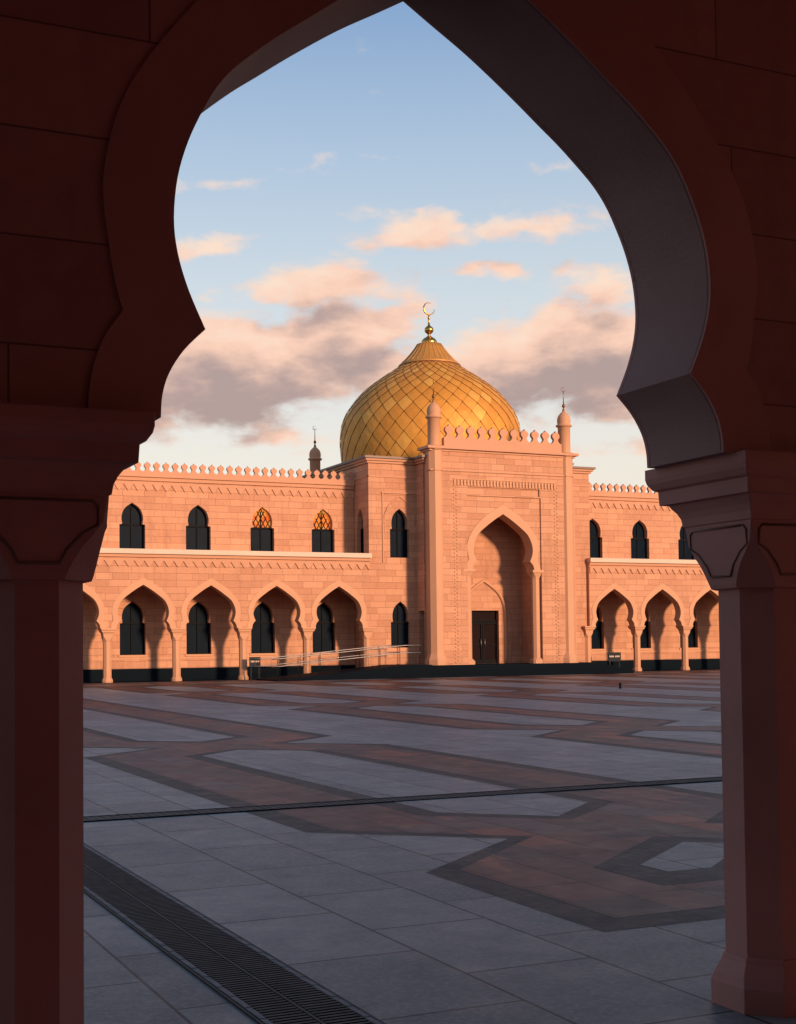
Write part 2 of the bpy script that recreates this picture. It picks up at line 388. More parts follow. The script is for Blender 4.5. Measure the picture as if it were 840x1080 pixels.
def pillar(parent, cx, cy, z0, hs=.195, capk=1.0, mat=None, matc=None, bead=False, name='pillar', ztop=2.65):
    root = bpy.data.objects.new(name, None); COL.objects.link(root); root.parent = parent; root.location = (cx, cy, z0)
    oc = .586
    sh = MB(); sh.loft([(.24,hs,hs*oc),(2.045,hs,hs*oc)],0,0); sh.build('shaft', mat, root)
    b = MB(); k = hs/.195
    b.loft([(0,.255*k,.13*k),(.12,.255*k,.13*k),(.135,.250*k,.13*k),(.165,.242*k,.132*k),(.2,.226*k,.128*k),(.225,.212*k,.122*k),(.25,.207*k,.12*k),(.256,.19*k,.115*k)],0,0); b.build('base', matc, root, .004)
    c = MB(); q = capk
    c.loft([(2.03,.225*q,.128*q),(2.05,.232*q,.13*q),(2.10,.240*q,.115*q),(2.15,.246*q,.09*q),(2.20,.250*q,.05*q),(2.25,.254*q,.02*q),(2.348,.258*q,.006),(2.352,.266*q,.004),(2.39,.272*q,.004),
            (2.42,.286*q,.004),(2.445,.305*q,.004),(2.462,.315*q,.004),(2.466,.348*q,.004),(2.535,.352*q,.004),(2.545,.372*q,.004),(2.575,.392*q,.004),(2.60,.398*q,.004),(ztop,.398*q,.004)],0,0)
    cap = c.build('capital', matc, root)
    if bead:
        bd = MB()
        w = .254
        path = [(-.195,2.325),(.195,2.325),(.215,2.305),(.215,2.235),(.16,2.205),(.10,2.14),(.075,2.09),(-.075,2.09),(-.10,2.14),(-.16,2.205),(-.215,2.235),(-.215,2.305),(-.195,2.325)]
        for sx, sy in ((0,-1),(-1,0),(1,0)):
            pts = []
            for u, z in path:
                wz = .240 + (.258-.240)*(z-2.08)/(2.33-2.08)
                pts.append((u, sy*(wz+.002), z) if sx == 0 else (sx*(wz+.002), u, z))
            bd.tube(pts, .006, 5)
        bd.build('panel_moulding', GROOVE, cap)
    return root

# ------------------------------------------------------------------ NEAR ARCADE (the camera stands inside it)
ZN = -.165; NX0 = 2.71; BAY = 3.56; YN0, YN1 = 5.09, 5.66
near = empty('arcade_building', 'shadowed stone arcade framing the view with its keel arch and two octagonal pillars', 'arcade', loc=(NX0, 5.4, ZN))
near_inv = Matrix.Translation((-NX0, -5.4, -ZN))
def P(o, parent=near):
    o.parent = parent; o.matrix_parent_inverse = Matrix.Translation(-Vector(parent.location)); return o
ks = list(range(-3, 22)); xs = [NX0 + BAY*k for k in ks]; XL, XR = xs[0]-BAY/2, xs[-1]+BAY/2
w = MB(); w.slab([arcade_loop(xs, XL, XR, ZN, 6.0)], YN0, YN1, FY); P(w.build('arch_wall', (GAL, GAL_SHADE)))
av = MB()
for k in (-2,-1,0,1,2):
    for inn, ou in archivolt(NX0+BAY*k, ZN):
        av.slab([inn + ou[::-1]], YN0-.014, YN0+.01, FY)
    for inn, ou in archivolt(NX0+BAY*k, ZN):
        av.slab([inn + ou[::-1]], YN1-.01, YN1+.02, FY)
P(av.build('archivolt', GAL_S))
proto = pillar(None, 0, 0, 0, mat=GAL_S, matc=GAL_S, bead=True); 
def copy_tree(o, parent):
    c = o.copy(); COL.objects.link(c); c.parent = parent
    for ch in list(o.children): copy_tree(ch, c)
    return c
px = [NX0 + BAY*(k+.5) for k in [-4]+ks]
for i, x in enumerate(px):
    o = proto if i == 0 else copy_tree(proto, near)
    o.parent = near; o.location = (x-NX0, 5.375-5.4, 0)
c = MB(); c.box(XL, XR, -4.4, YN1+.35, 6.0, 6.25); P(c.build('terrace_slab', GAL_S))
c = MB(); c.slab([[(XL,ZN),(XR,ZN),(XR,11.0),(XL,11.0)]] + [[(a,ZN+.1),(a+2.8,ZN+.1),(a+2.8,5.1),(a,5.1)] for a in [12.2+3.56*k for k in range(6)]], -4.8, -4.4, FY); P(c.build('rear_wall', GAL_BOUNCE))  # unseen openings added to let sun in; pale plaster bounces it
c = MB(); c.box(8.06, XR, YN1+.003, YN1+.25, ZN, 5.99); P(c.build('added_bounce_wall', GAL_BOUNCE))  # unseen wall added to catch the sun and bounce warm light inside
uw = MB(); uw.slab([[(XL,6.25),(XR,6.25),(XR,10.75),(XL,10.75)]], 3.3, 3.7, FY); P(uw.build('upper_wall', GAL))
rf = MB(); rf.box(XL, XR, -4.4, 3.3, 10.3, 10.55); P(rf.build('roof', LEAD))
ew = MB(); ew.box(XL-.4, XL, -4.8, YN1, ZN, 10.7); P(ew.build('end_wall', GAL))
structure(sheet('gallery_floor', [gslope(-4.4, 4.97, XL, XR)], FLOOR_BOUNCE, .004))  # unseen pale floor added to bounce light up onto the arch wall

# ------------------------------------------------------------------ MOSQUE
mosque = empty('mosque', 'pink sandstone mosque with golden scale dome, pointed arch portal and two arcaded wings', 'mosque', loc=(36.35, 66.0, 0))
def M(o, parent=mosque):
    o.parent = parent
    o.matrix_parent_inverse = Matrix.Translation(-Vector(mosque.location)); return o
def part(name, loc):
    o = bpy.data.objects.new(name, None); COL.objects.link(o); o.parent = mosque; o.location = Vector(loc) - Vector(mosque.location); o.empty_display_size = .2; return o
YA, YB, YT, YP = 66.0, 68.15, 66.2, 64.3
LX = [16.98 - 3.462*k for k in range(5, 0, -1)] + [16.98, 20.43, 23.92, 27.37]
RX = [44.54, 47.89, 51.36] + [51.36+3.42*k for k in range(1, 5)]
XLw, XRw = LX[0]-1.73, RX[-1]+1.71

# windows: rectangular lower light, keyhole-pointed head
WHEAD = spline([(.52,1.24),(.55,1.40),(.55,1.58),(.50,1.80),(.40,1.98),(.27,2.11),(.13,2.205),(0,2.29)], 3)
def win_loop(cx, zb, h=1.18, hw=.66, k=1.0):
    right = [(cx+hw*k, zb), (cx+hw*k, zb+h), (cx+.55*k, zb+h+.01)] + [(cx+p[0]*k, zb+h-1.18+p[1]) for p in WHEAD]
    return right + [(2*cx-x, z) for x, z in right[::-1][1:]]
def window(cx, zb, y, h=1.18, k=1.0, stain=False, fr=FY, sgn=1, sill=False):
    root = bpy.data.objects.new('window', None); COL.objects.link(root); root.parent = mosque
    root.location = Vector(fr(cx, zb, y)) - Vector(mosque.location)
    lp = win_loop(0, 0, h, .66, k)
    off = fr(0,0,.28*sgn); put = lambda u, z, d: fr(u, z, d*sgn)
    gl = MB(); gl.slab([[(x*1.04, z) for x, z in lp]], .30, .33, put); gl.build('glass_pane', GLASS, root)
    f = MB()
    f.slab([[(-.03,0),(.03,0),(.03,h+.9),(-.03,h+.9)]], .24, .30, put)
    f.slab([[(-.66*k,h-.04),(.66*k,h-.04),(.66*k,h+.05),(-.66*k,h+.05)]], .235, .30, put)
    f.slab([[(-.66*k,0),(.66*k,0),(.66*k,.06),(-.66*k,.06)]], .235, .30, put)
    for sx in (-1,1): f.slab([sorted([(sx*.66*k,.06),(sx*.60*k,.06)])+sorted([(sx*.60*k,h-.04),(sx*.66*k,h-.04)],reverse=True)], .235, .30, put)
    f.build('frame', FRAME, root)
    if stain:
        s = MB()
        head = [(x*.97, z) for x, z in lp if z > h+.02]
        head = [(head[0][0], h+.05)] + head + [(head[-1][0], h+.05)]
        s.slab([head], .285, .295, put); s.build('stained_glass', STAINED, root)
        t = MB()
        for q in range(-3, 4):
            for d in (1,-1):
                a = Vector((q*.27, h)); b = a + Vector((d*.62, 1.2)); t2 = []
                for j in range(9):
                    p = a.lerp(b, j/8)
                    hwz = max(0, .55*(1-max(0,(p.y-h-.4)/.72)**1.6)) if p.y-h < 1.1 else 0
                    if abs(p.x) <= hwz: t2.append(put(p.x, p.y, .27))
                if len(t2) > 1: t.tube(t2, .026, 4)
        t.build('tracery', FRAME, root)
    if sill:
        sl = MB(); sl.slab([[(-.74*k,-.10),(.74*k,-.10),(.74*k,0),(-.74*k,0)]], -.05, .24, put); sl.build('sill', STONE_S, root)
    return root

def zigzag(mb, zl, x0, x1, zt, zb, y, pitch=.492):
    """frieze of small pointed lobes standing proud of the wall"""
    n = max(1, round((x1-x0)/pitch)); p = (x1-x0)/n; band = zt-zb
    lo = [(x0, zt)]
    pts = []
    for i in range(n):
        a = x0+i*p
        pts += [(a, zb), (a+.06*p, zb+.03), (a+.18*p, zb+.22*band), (a+.38*p, zb+.62*band), (a+.5*p, zb+.78*band), (a+.62*p, zb+.62*band), (a+.82*p, zb+.22*band), (a+.94*p, zb+.03)]
    mb.slab([[(x0, zt), (x0, zb)] + pts[1:] + [(x1, zb), (x1, zt)]], y-.055, y+.01, FY)
    zl.tube([(q[0], y-.056, q[1]+.005) for q in pts], .033, 4)  # dark tube along the lobes paints their shadow edge

def wing(xs, x0, x1, stains):
    # arcade wall
    a = MB(); a.slab([arcade_loop(xs, x0, x1, 0, 6.28)], YA, YA+.52, FY); M(a.build('arcade_wall', (STONE, STONE_S)))
    av = MB()
    for cx in xs:
        for inn, ou in archivolt(cx, 0): av.slab([inn+ou[::-1]], YA-.02, YA+.01, FY)
    M(av.build('archivolt', STONE_S))
    z = MB(); zl = MB(); zigzag(z, zl, x0+.05, x1-.05, 6.06, 5.66, YA); fo = M(z.build('frieze', STONE_T)); zo = zl.build('frieze_shade_line', FRIEZE_SHADE); zo.parent = fo; zo.matrix_parent_inverse = Matrix.Translation(-Vector(mosque.location))
    l = MB(); l.box(x0-.02, x1+.02, YA-.22, YB-.003, 6.29, 6.54); M(l.build('ledge', STONE_L, None, .02))
    l = MB(); l.box(x0, x1, YA-.10, YA+.005, 6.14, 6.285); M(l.build('cornice', STONE_T))
    # gallery ceiling
    c = MB(); c.box(x0, x1, YA+.52, YB-.003, 5.35, 6.28); M(c.build('gallery_ceiling', STONE_S))
    # upper wall with two rows of windows, the wall of the gallery below
    holes = [win_loop(cx, zb, h) for cx in xs for zb, h in ((6.56, 1.38), (1.33, 1.6))]
    u = MB(); u.slab([[(x0,0),(x1,0),(x1,10.36),(x0,10.36)]] + holes, YB, YB+.42, FY); M(u.build('wing_wall', STONE))
    z = MB(); zl = MB(); zigzag(z, zl, x0, x1, 10.10, 9.66, YB); fo = M(z.build('frieze', STONE_T)); zo = zl.build('frieze_shade_line', FRIEZE_SHADE); zo.parent = fo; zo.matrix_parent_inverse = Matrix.Translation(-Vector(mosque.location))
    co = MB(); co.box(x0, x1, YB-.10, YB+.5, 10.18, 10.36); co.box(x0, x1, YB-.20, YB+.5, 10.363, 10.45); M(co.build('cornice', STONE_T))
    # plinth of black granite, string course above
    p = MB(); p.box(x0, x1, YB-.05, YB-.002, 0, .64); M(p.build('plinth', DARKGR))
    p = MB(); p.box(x0, x1, YB-.03, YB-.002, 1.10, 1.19); M(p.build('string_course', STONE_S))
    fl = MB(); fl.box(x0, x1, YA-.3, YB-.05, .001, .012); M(fl.build('gallery_floor', DARKGR))
    for cx in xs:
        window(cx, 6.56, YB, 1.38, stain=cx in stains); window(cx, 1.33, YB, 1.6, sill=True)
    rf = MB(); rf.box(x0, x1, YB+.42, 80, 10.0, 10.3); rf.box(x0, x1, 79.6, 80, 0, 10.4); M(rf.build('roof', LEAD))
MERLON = [(.243,0),(.17,.035),(.115,.09),(.09,.16),(.105,.20),(.155,.255),(.172,.31),(.165,.37),(.125,.425),(.07,.46),(.03,.475),(0,.53)]
def merlon_mesh(k=1.0, th=.16):
    mb = MB(); right = [(p[0]*k, p[1]*k) for p in MERLON]
    mb.slab([right + [(-x, z) for x, z in right[::-1][1:]]], 0, th, FY); return mb
def parapet(x0, x1, y, zb, zt, pitch, k, th=.16):
    root = part('parapet', ((x0+x1)/2, y, zb))
    b = MB(); b.box(x0-(x0+x1)/2, x1-(x0+x1)/2, 0, th+.08, 0, zt-zb); b.build('parapet_base', STONE_T, root)
    n = max(1, int((x1-x0)/pitch)); p = (x1-x0)/n; first = None
    for i in range(n):
        loc = (x0+p*(i+.5)-(x0+x1)/2, .04, zt-zb)
        if first is None: first = merlon_mesh(k, th).build('merlon', STONE_T, root); first.location = loc
        else: copy_child(first, root, loc)
wing(LX, XLw, 29.17, (23.92, 27.37)); wing(RX, 42.83, XRw, ())
parapet(10.2, 29.2, YB-.14, 10.453, 10.66, .484, .96); parapet(43.15, 57.5, YB-.14, 10.453, 10.66, .478, .96)
# columns of the two arcades
cp = None
for xs_ in (LX, RX):
    d = 3.45
    cols = [xs_[0]-d/2] + [(a+b)/2 for a, b in zip(xs_[:-1], xs_[1:])]
    if xs_ is LX: cols.append(xs_[-1]+d/2-.06)
    for x in cols:
        if cp is None: cp = pillar(mosque, 0, 0, 0, hs=.19, capk=.93, mat=STONE_S, matc=STONE_S, name='column'); o = cp
        else: o = copy_tree(cp, mosque)
        o.location = Vector((x, YA+.27, 0)) - Vector(mosque.location)
        o.scale = (1,1,1)

# central block (tower) with cornice
TX0, TX1, TYB, TZ = 29.2, 43.05, 80.0, 11.42
tw = part('central_block', (36.1, 66.2, 0))
holesF = [win_loop(31.0, 6.37, 1.52, .66, .86), win_loop(31.0, 1.55, 1.36, .66, .86)]
t = MB(); t.slab([[(TX0,0),(33.75,0),(33.75,9.3),(38.99,9.3),(38.99,0),(TX1,0),(TX1,TZ),(TX0,TZ)]] + holesF, YT, YT+.5, FY)
t.slab([[(YT+.5,0),(TYB,0),(TYB,TZ),(YT+.5,TZ)], win_loop(67.36, 6.56, 1.40, .66, .72)], TX0, TX0+.5, FX)
t.slab([[(YT+.5,0),(TYB,0),(TYB,TZ),(YT+.5,TZ)]], TX1-.5, TX1, FX)
t.box(TX0+.5, TX1-.5, TYB-.5, TYB, 0, TZ); M(t.build('block_wall', STONE))
window(31.0, 6.37, YT, 1.52, .86); window(31.0, 1.55, YT, 1.36, .86); window(67.36, 6.56, TX0, 1.40, .72, fr=FX)
bpy.data.objects.remove(tw)
c = MB()
c2_ = MB(); cc = c
for (z0, z1, e) in ((TZ-.02, TZ+.10, .10), (TZ+.103, TZ+.22, .20), (TZ+.223, TZ+.34, .30)):
    c = cc if z0 > TZ+.2 else c2_
    c.box(TX0-e, TX1+e, YT-e, TYB+e, z0, z1)
    c.box(31.98-e, 40.85+e, YP+.75-e, YT-e-.003, z0, z1)
M(cc.build('cornice_flashing', LEAD)); M(c2_.build('block_cornice', STONE_T))
b = MB()
b.box(TX0-.045, TX1+.045, YT-.045, YT-.002, 10.66, 10.735); b.box(TX0-.045, TX0-.002, YT-.045, TYB, 10.66, 10.735); M(b.build('string_course', STONE_T))
# blind frame with pointed head over the tower window
f = MB(); f.box(29.95, 32.0, YT-.07, YT-.002, 9.80, 9.88); f.box(29.98, 30.05, YT-.05, YT-.002, 6.1, 9.797)
arc = spline([(30.1,8.15),(30.12,8.6),(30.3,9.05),(30.62,9.4),(31.0,9.66)], 4); arc += [(62.0-x, z) for x, z in arc[::-1][1:]]
f.tube([(x, YT-.005, z) for x, z in arc], .045, 6); M(f.build('blind_frame', STONE_T))
f = MB(); f.box(40.9, 42.0, YT-.07, YT-.002, 9.80, 9.88); f.box(41.95, 42.03, YT-.05, YT-.002, .6, 9.797); M(f.build('blind_frame', STONE_T))

# portal block
PX0, PX1, PC = 31.97, 40.87, 36.37
KA = 1.43; PB = .60
uph = [(p[0]*KA, 8.71-(4.79-p[1])*KA) for p in UPS]; loh = [(p[0]*KA, 8.71-(4.79-p[1])*KA) for p in LOWS[1:]]
half = uph + loh + [(2.36, 5.66), (2.36, PB)]
port = [(PC+x, z) for x, z in half[::-1]][0:0]
hole = [(PC-x, z) for x, z in half[::-1]] [:-1] + [(PC+x, z) for x, z in half]
outer = [(PX0+.1,PB)] + hole + [(PX1-.1,PB),(PX1-.1,12.0),(PX0+.1,12.0)]
s = MB(); s.slab([outer], YP+.14, YP+.95, FY); M(s.build('portal_wall', (STONE, STONE_S)))
# outer layer: leaves the tall rectangular panel round the arch recessed
lay = [(PX0+.12,PB),(34.13,PB),(34.13,9.64),(38.71,9.64),(38.71,PB),(PX1-.12,PB),(PX1-.12,11.95),(PX0+.12,11.95)]
s = MB(); s.slab([lay, [(34.2,9.72),(38.64,9.72),(38.64,10.12),(34.2,10.12)]], YP+.05, YP+.139, FY); M(s.build('portal_facing', STONE))
av = MB()
for inn, ou in archivolt(PC, 0, KA, 8.71): av.slab([inn+ou[::-1]], YP+.105, YP+.15, FY)
M(av.build('archivolt', STONE_S))
# carved lace border
lace = MB(); yl = YP+.048
def bit(x, z, a):
    lace.add([(x-a,yl,z),(x,yl-.05,z-a*.2),(x+a,yl,z),(x,yl,z+a*1.15),(x,yl,z-a*1.15)], [(0,1,3),(1,2,3),(0,4,1),(4,2,1)])
zz = .75
while zz < 10.15:
    for xx in (33.42, 39.66):
        bit(xx-.075, zz, .07); bit(xx+.075, zz+.1, .07)
    zz += .2
xx = 33.4
while xx < 39.75:
    lace.box(xx-.05, xx+.05, yl-.055, yl+.005, 10.17, 10.47); bit(xx+.1, 10.36, .06)
    xx += .2
lace.box(33.3, 39.8, yl-.04, yl+.006, 10.49, 10.53)
M(lace.build('lace_border', STONE_S))
s = MB(); s.box(PX0-.03, PX1+.03, YP-.02, YP+.048, 10.90, 10.97); M(s.build('string_course', STONE_T))
co = MB()
for z0, z1, e in ((11.953, 12.06, .06), (12.063, 12.2, .22)): co.box(PX0-e, PX1+e, YP+.05-e, YP+.95+e, z0, z1)
M(co.build('portal_cornice', STONE_T))
parapet(PX0+.8, PX1-.8, YP-.02, 12.203, 12.68, .63, 1.36, .2)
# side walls of the porch, with a doorway in the flank, and its niche
s = MB(); dz = [(65.0,PB),(65.75,PB),(65.75,3.5),(65.0,3.5)]
s.slab([[(YP+.95,PB),(YT-.003,PB),(YT-.003,TZ-.02),(YP+.95,TZ-.02)], [(65.3,PB+.001),(66.0,PB+.001),(66.0,3.5),(65.3,3.5)]], 31.98, 32.5, FX)
M(s.build('porch_wall', STONE))
s = MB(); s.slab([[(YP+.95,PB),(YT-.003,PB),(YT-.003,TZ-.02),(YP+.95,TZ-.02)]], 40.3, 40.84, FX); M(s.build('porch_wall', STONE))
d = MB(); d.box(32.45, 32.5, 65.28, 66.05, PB, 3.52); M(d.build('side_door', FRAME))
NB = 66.72
nb = MB(); nb.slab([[(PC-2.59,PB),(PC+2.59,PB),(PC+2.59,9.29),(PC-2.59,9.29)], [(PC-.93,PB+.001),(PC+.93,PB+.001),(PC+.93,3.55),(PC-.93,3.55)]], NB, NB+.4, FY)
for sx in (-1, 1):
    a_, b_ = sorted((PC+sx*2.37, PC+sx*2.59)); nb.box(a_, b_, YP+.953, NB-.003, PB, 9.29)
nb.box(PC-2.59, PC+2.59, YP+.953, YT-.003, 9.293, 9.6); M(nb.build('portal_niche', STONE))
arc = spline([(PC-1.35,PB),(PC-1.35,3.0),(PC-1.25,3.9),(PC-.85,4.6),(PC,5.22)], 5); arc += [(2*PC-x, z) for x, z in arc[::-1][1:]]
bl = MB(); bl.tube([(x, NB-.01, z) for x, z in arc], .10, 6); M(bl.build('blind_arch', STONE_S))
door = part('door', (PC, NB+.25, PB))
d = MB(); d.box(-.93, .93, .03, .06, 0, 2.95); d.build('door_glass', DOORG, door)
for sx in (-1, 1):
    d = MB(); a_ = .0 if sx > 0 else -.93
    d.box(a_+.01, a_+.1, -.03, .028, 0, 2.3); d.box(a_+.83, a_+.92, -.03, .028, 0, 2.3); d.box(a_+.1, a_+.83, -.03, .028, 2.2, 2.3); d.box(a_+.1, a_+.83, -.03, .028, 0, .22); d.box(a_+.1, a_+.83, -.028, .028, 1.0, 1.08)
    lf = d.build('door_leaf', FRAME, door)
    hd = MB(); hd.tube([(sx*.12,-.09,.9),(sx*.12,-.09,1.4)], .018); hd.build('door_handle', STEEL, lf)
d = MB(); d.box(-.93, .93, -.04, .029, 2.33, 2.42); d.build('transom', FRAME, door)
def colonnette(x):
    o = part('portal_column', (x, YP+.40, PB)); H = 5.7-PB
    m = MB(); m.loft([(.30,.225,.13),(H-.42,.225,.13)],0,0); m.build('shaft', STONE_S, o)
    m = MB(); m.loft([(0,.33,.1),(.18,.33,.1),(.22,.3,.12),(.30,.24,.13),(.31,.22,.13)],0,0); m.build('base', STONE_S, o)
    m = MB(); m.loft([(H-.43,.245,.13),(H-.38,.25,.13),(H-.25,.29,.08),(H-.14,.335,.02),(H-.12,.36,.01),(H-.002,.36,.01)],0,0); m.build('capital', STONE_S, o)
for x in (PC-2.13, PC+2.13): colonnette(x)

# corner turrets of the portal (and the one of the rear portal behind the left wing)
def crescent(mb, cx, cy, z, r, turn=0):
    pts = []; rr = []
    for i in range(17):
        a = R(70 + turn) + 2*math.pi*.80*i/16; pts.append((cx + r*math.cos(a), cy, z + r*math.sin(a))); rr.append(max(.010, .135*r*math.sin(math.pi*i/16)**.6))
    mb.tube(pts, rr, 6)
def turret(cx, cy, z0, cres=True, base=True, ang=0):
    o = part('turret', (cx, cy, z0)); H = 13.8-z0
    m = MB()
    if base: m.loft([(0,.56,.33),(.28,.56,.33),(.42,.50,.29),(.60,.43,.25),(.66,.42,.245),(12.2-z0,.42,.245)],0,0); m.build('pilaster', STONE_S, o)
    else: m.loft([(0,.42,.245),(12.2-z0,.42,.245)],0,0); m.build('pilaster', STONE_S, o)
    m = MB(); m.loft([(10.9-z0,.455,.265),(10.97-z0,.455,.265)],0,0); m.loft([(12.0-z0,.46,.27),(12.08-z0,.5,.29),(12.22-z0,.54,.31),(12.25-z0,.42,.24)],0,0); m.build('collar', STONE_T, o)
    m = MB(); m.lathe([(.345,12.2-z0),(.345,H-.12),(.37,H-.1),(.455,H-.05),(.455,H+.02),(.375,H+.04),(.365,H+.10),(.38,H+.25),(.365,H+.40),(.31,H+.55),(.20,H+.68),(.1,H+.77),(.04,H+.82)],0,0,20); m.build('cupola', STONE_S, o)
    f = MB(); f.lathe([(.05,H+.75),(.09,H+.84),(.05,H+.93),(.035,H+1.0),(.10,H+1.07),(.085,H+1.15),(.03,H+1.22),(.022,H+1.7),(.012,H+2.0)],0,0,10)
    if cres: crescent(f, 0, 0, H+2.02-.0, .13)
    f.build('finial', BRONZE, o)
turret(32.37, 64.66, PB, cres=False); turret(40.47, 64.66, PB); turret(32.42, 82.0, 0, base=False); turret(40.5, 82.0, 0, base=False)
s = MB(); s.box(31.98, 40.9, 80.003, 82, 0, 11.2); M(s.build('rear_porch', STONE))

# dome
DX, DY = 36.3, 73.0
dome = part('dome', (DX, DY, 11.7))
PROF = [(5.15,11.6),(5.28,12.5),(5.39,13.4),(5.39,14.1),(5.30,14.8),(5.02,15.5),(4.58,16.13),(4.05,16.72),(3.45,17.22),(2.80,17.68),(2.15,18.12),(1.70,18.42)]
ps = spline(PROF, 6)
m = MB(); m.lathe([(r-.02, z-11.7) for r, z in ps], 0, 0, 96); m.build('dome_shell', SEAM, dome)
# arc-length table for laying the scales
acc = [0]
for a, b in zip(ps[:-1], ps[1:]): acc.append(acc[-1] + math.hypot(b[0]-a[0], b[1]-a[1]))
def on(s):
    s = max(0, min(s, acc[-1]-1e-6))
    for i in range(len(acc)-1):
        if acc[i+1] >= s:
            t = (s-acc[i])/(acc[i+1]-acc[i]); p, q = ps[i], ps[i+1]
            return (p[0]+(q[0]-p[0])*t, p[1]+(q[1]-p[1])*t, (q[0]-p[0])/(acc[i+1]-acc[i]), (q[1]-p[1])/(acc[i+1]-acc[i]))
NS = 34; S0 = 1.0; ROWS = 15
hs = [0]
for i in range(ROWS): hs.append(hs[-1] + (.68 if i < 4 else .68-.014*(i-4)))
SC = (acc[-1]-S0)/hs[-2]; hs = [S0 + x*SC for x in hs]
sc = MB()
def surf(s, th, lift):
    r, z, dr, dz = on(s); return ((r + dz*lift)*math.cos(th), (r + dz*lift)*math.sin(th), z - dr*lift - 11.7)
for i in range(ROWS):
    sb = hs[i-1] if i > 0 else S0-.62; st = hs[i+1] if i+1 < len(hs) else acc[-1]; sm = hs[i]
    dth = 2*math.pi/NS
    for j in range(NS):
        th0 = (j + .5*(i % 2))*dth
        # a fish-scale: outline in (across u, along s); lower half an ogee curve, upper half straight
        out = []
        K = 6
        for k in range(-K, K+1):
            u = k/K; q = abs(u)
            low = q**1.25*(sm-sb)*1.0 if True else 0
            out.append((u*.968, sb + low*.98 + .035))
        up = [(u*.968, sm + (1-abs(u))*(st-sm)*.97) for u in (.66, .33, 0, -.33, -.66)]
        lp = out + up
        vs = []
        for u, s_ in lp:
            lift = .05*(1 - (s_-sb)/(st-sb)) + .004
            vs.append(surf(s_, th0 + u*dth/2, lift))
        cen = surf(sm, th0, .05*.5+.02)
        n = len(lp); sc.add(vs + [cen], [(k, (k+1) % n, n) for k in range(n)])
# skirt plates below the first row of scales
for j in range(NS):
    dth = 2*math.pi/NS; th0 = (j+.5)*dth; vs = []
    for u in (-1,-.5,0,.5,1): vs.append(surf(.05, th0+u*.97*dth/2, .01))
    for u in (1,.66,.33,0,-.33,-.66,-1): vs.append(surf(S0-.60+.62*abs(1-abs(u))**1.25*.0 + (.62*(1-abs(u))**1.0 if True else 0)-.06, th0+u*.97*dth/2, .012))
    n = len(vs); sc.add(vs, [tuple(range(n))])
sc.build('dome_scales', GOLD, dome)
cap = MB(); cap.lathe([(1.62,18.40-11.7),(1.84,18.38-11.7),(1.86,18.46-11.7),(1.72,18.55-11.7),(1.45,18.80-11.7),(1.18,19.10-11.7),(.93,19.42-11.7),(.72,19.74-11.7),(.46,19.78-11.7)],0,0,56)
for i in range(28):
    a = 2*math.pi*i/28
    cap.tube([(r*math.cos(a), r*math.sin(a), z-11.7+.01) for r, z in ((1.72,18.55),(1.45,18.80),(1.18,19.10),(.93,19.42),(.72,19.74))], .022, 4)
cap.build('dome_cap', CAPM, dome)
rim = MB(); rim.lathe([(1.80,18.30-11.7),(1.90,18.31-11.7),(1.90,18.40-11.7),(1.80,18.41-11.7)],0,0,56); rim.build('cap_rim', SEAM, dome)
fin = MB(); Z = lambda z: z-11.7
fin.lathe([(.46,Z(19.74)),(.50,Z(19.80)),(.46,Z(19.95)),(.36,Z(20.08)),(.2,Z(20.18)),(.1,Z(20.26)),(.075,Z(20.34)),(.14,Z(20.40)),(.25,Z(20.5)),(.28,Z(20.62)),(.25,Z(20.74)),(.14,Z(20.84)),(.07,Z(20.9)),(.055,Z(21.3)),(.10,Z(21.36)),(.045,Z(21.44)),(.03,Z(21.56))],0,0,16)
crescent(fin, .02, 0, Z(21.92), .36)
fin.build('finial', GILT, dome)
cu = MB(); cu.box(-5.9, 5.9, -5.9, 5.9, -.02, .03); cu.build('dome_kerb', LEAD, dome)

# platform, steps and ramp of black granite before the portal
pl = MB()
pl.box(31.0, 42.3, 63.55, YT-.003, 0, PB)
for i, (e, z) in enumerate(((.35,.45),(.7,.30),(1.05,.15))): pl.box(31.0+.003*i, 42.3+e, 63.55-e, YT-.01-.003*i, 0, z)
M(pl.build('entrance_steps', DARKGR))
rp = MB()
rp.add([(22.6,62.46,.0),(31.0,62.46,.0),(31.0,65.5,0),(22.6,65.5,0),(22.6,62.46,.05),(29.6,62.46,.66),(31.0,62.46,.66),(31.0,65.5,.66),(29.6,65.5,.66),(22.6,65.5,.05)],
       [(0,1,6,5,4),(3,9,8,7,2),(4,5,8,9),(5,6,7,8),(0,4,9,3),(1,2,7,6)])
M(rp.build('ramp', DARKGR))

# handrails along the ramp: two separate rails standing on it
def rz(x): return .05 + .61*min(1, max(0, (x-22.6)/7.0))
def handrail(y, label):
    o = empty('handrail', label, 'handrail', 'steel handrails along the ramp', loc=(22.2, y, 0))
    m = MB(); xs_ = [22.0, 22.6, 29.6, 31.2]
    for hgt in (.62, .98):
        pts = [(x-22.2, 0, rz(x)+hgt*1.02) for x in (22.45,22.9,25,27.5,29.6,30.5)]
        m.tube(pts, .024, 8)
    m.build('rail', STEEL, o)
    first = None
    for x in (22.75,23.8,24.9,26.0,27.1,28.2,29.3,30.4):
        if first is None:
            p = MB(); p.tube([(0,0,-.02),(0,0,1.0)], .018, 6); p.tube([(0,0,-.02),(0,0,.02)], .06, 8); first = p.build('post', IRON, o); first.location = (x-22.2, 0, rz(x))
        else: copy_child(first, o, (x-22.2, 0, rz(x)))
handrail(62.7, 'nearer steel handrail along the plaza edge of the dark entrance ramp')
handrail(65.3, 'farther steel handrail on the arcade side of the dark entrance ramp')

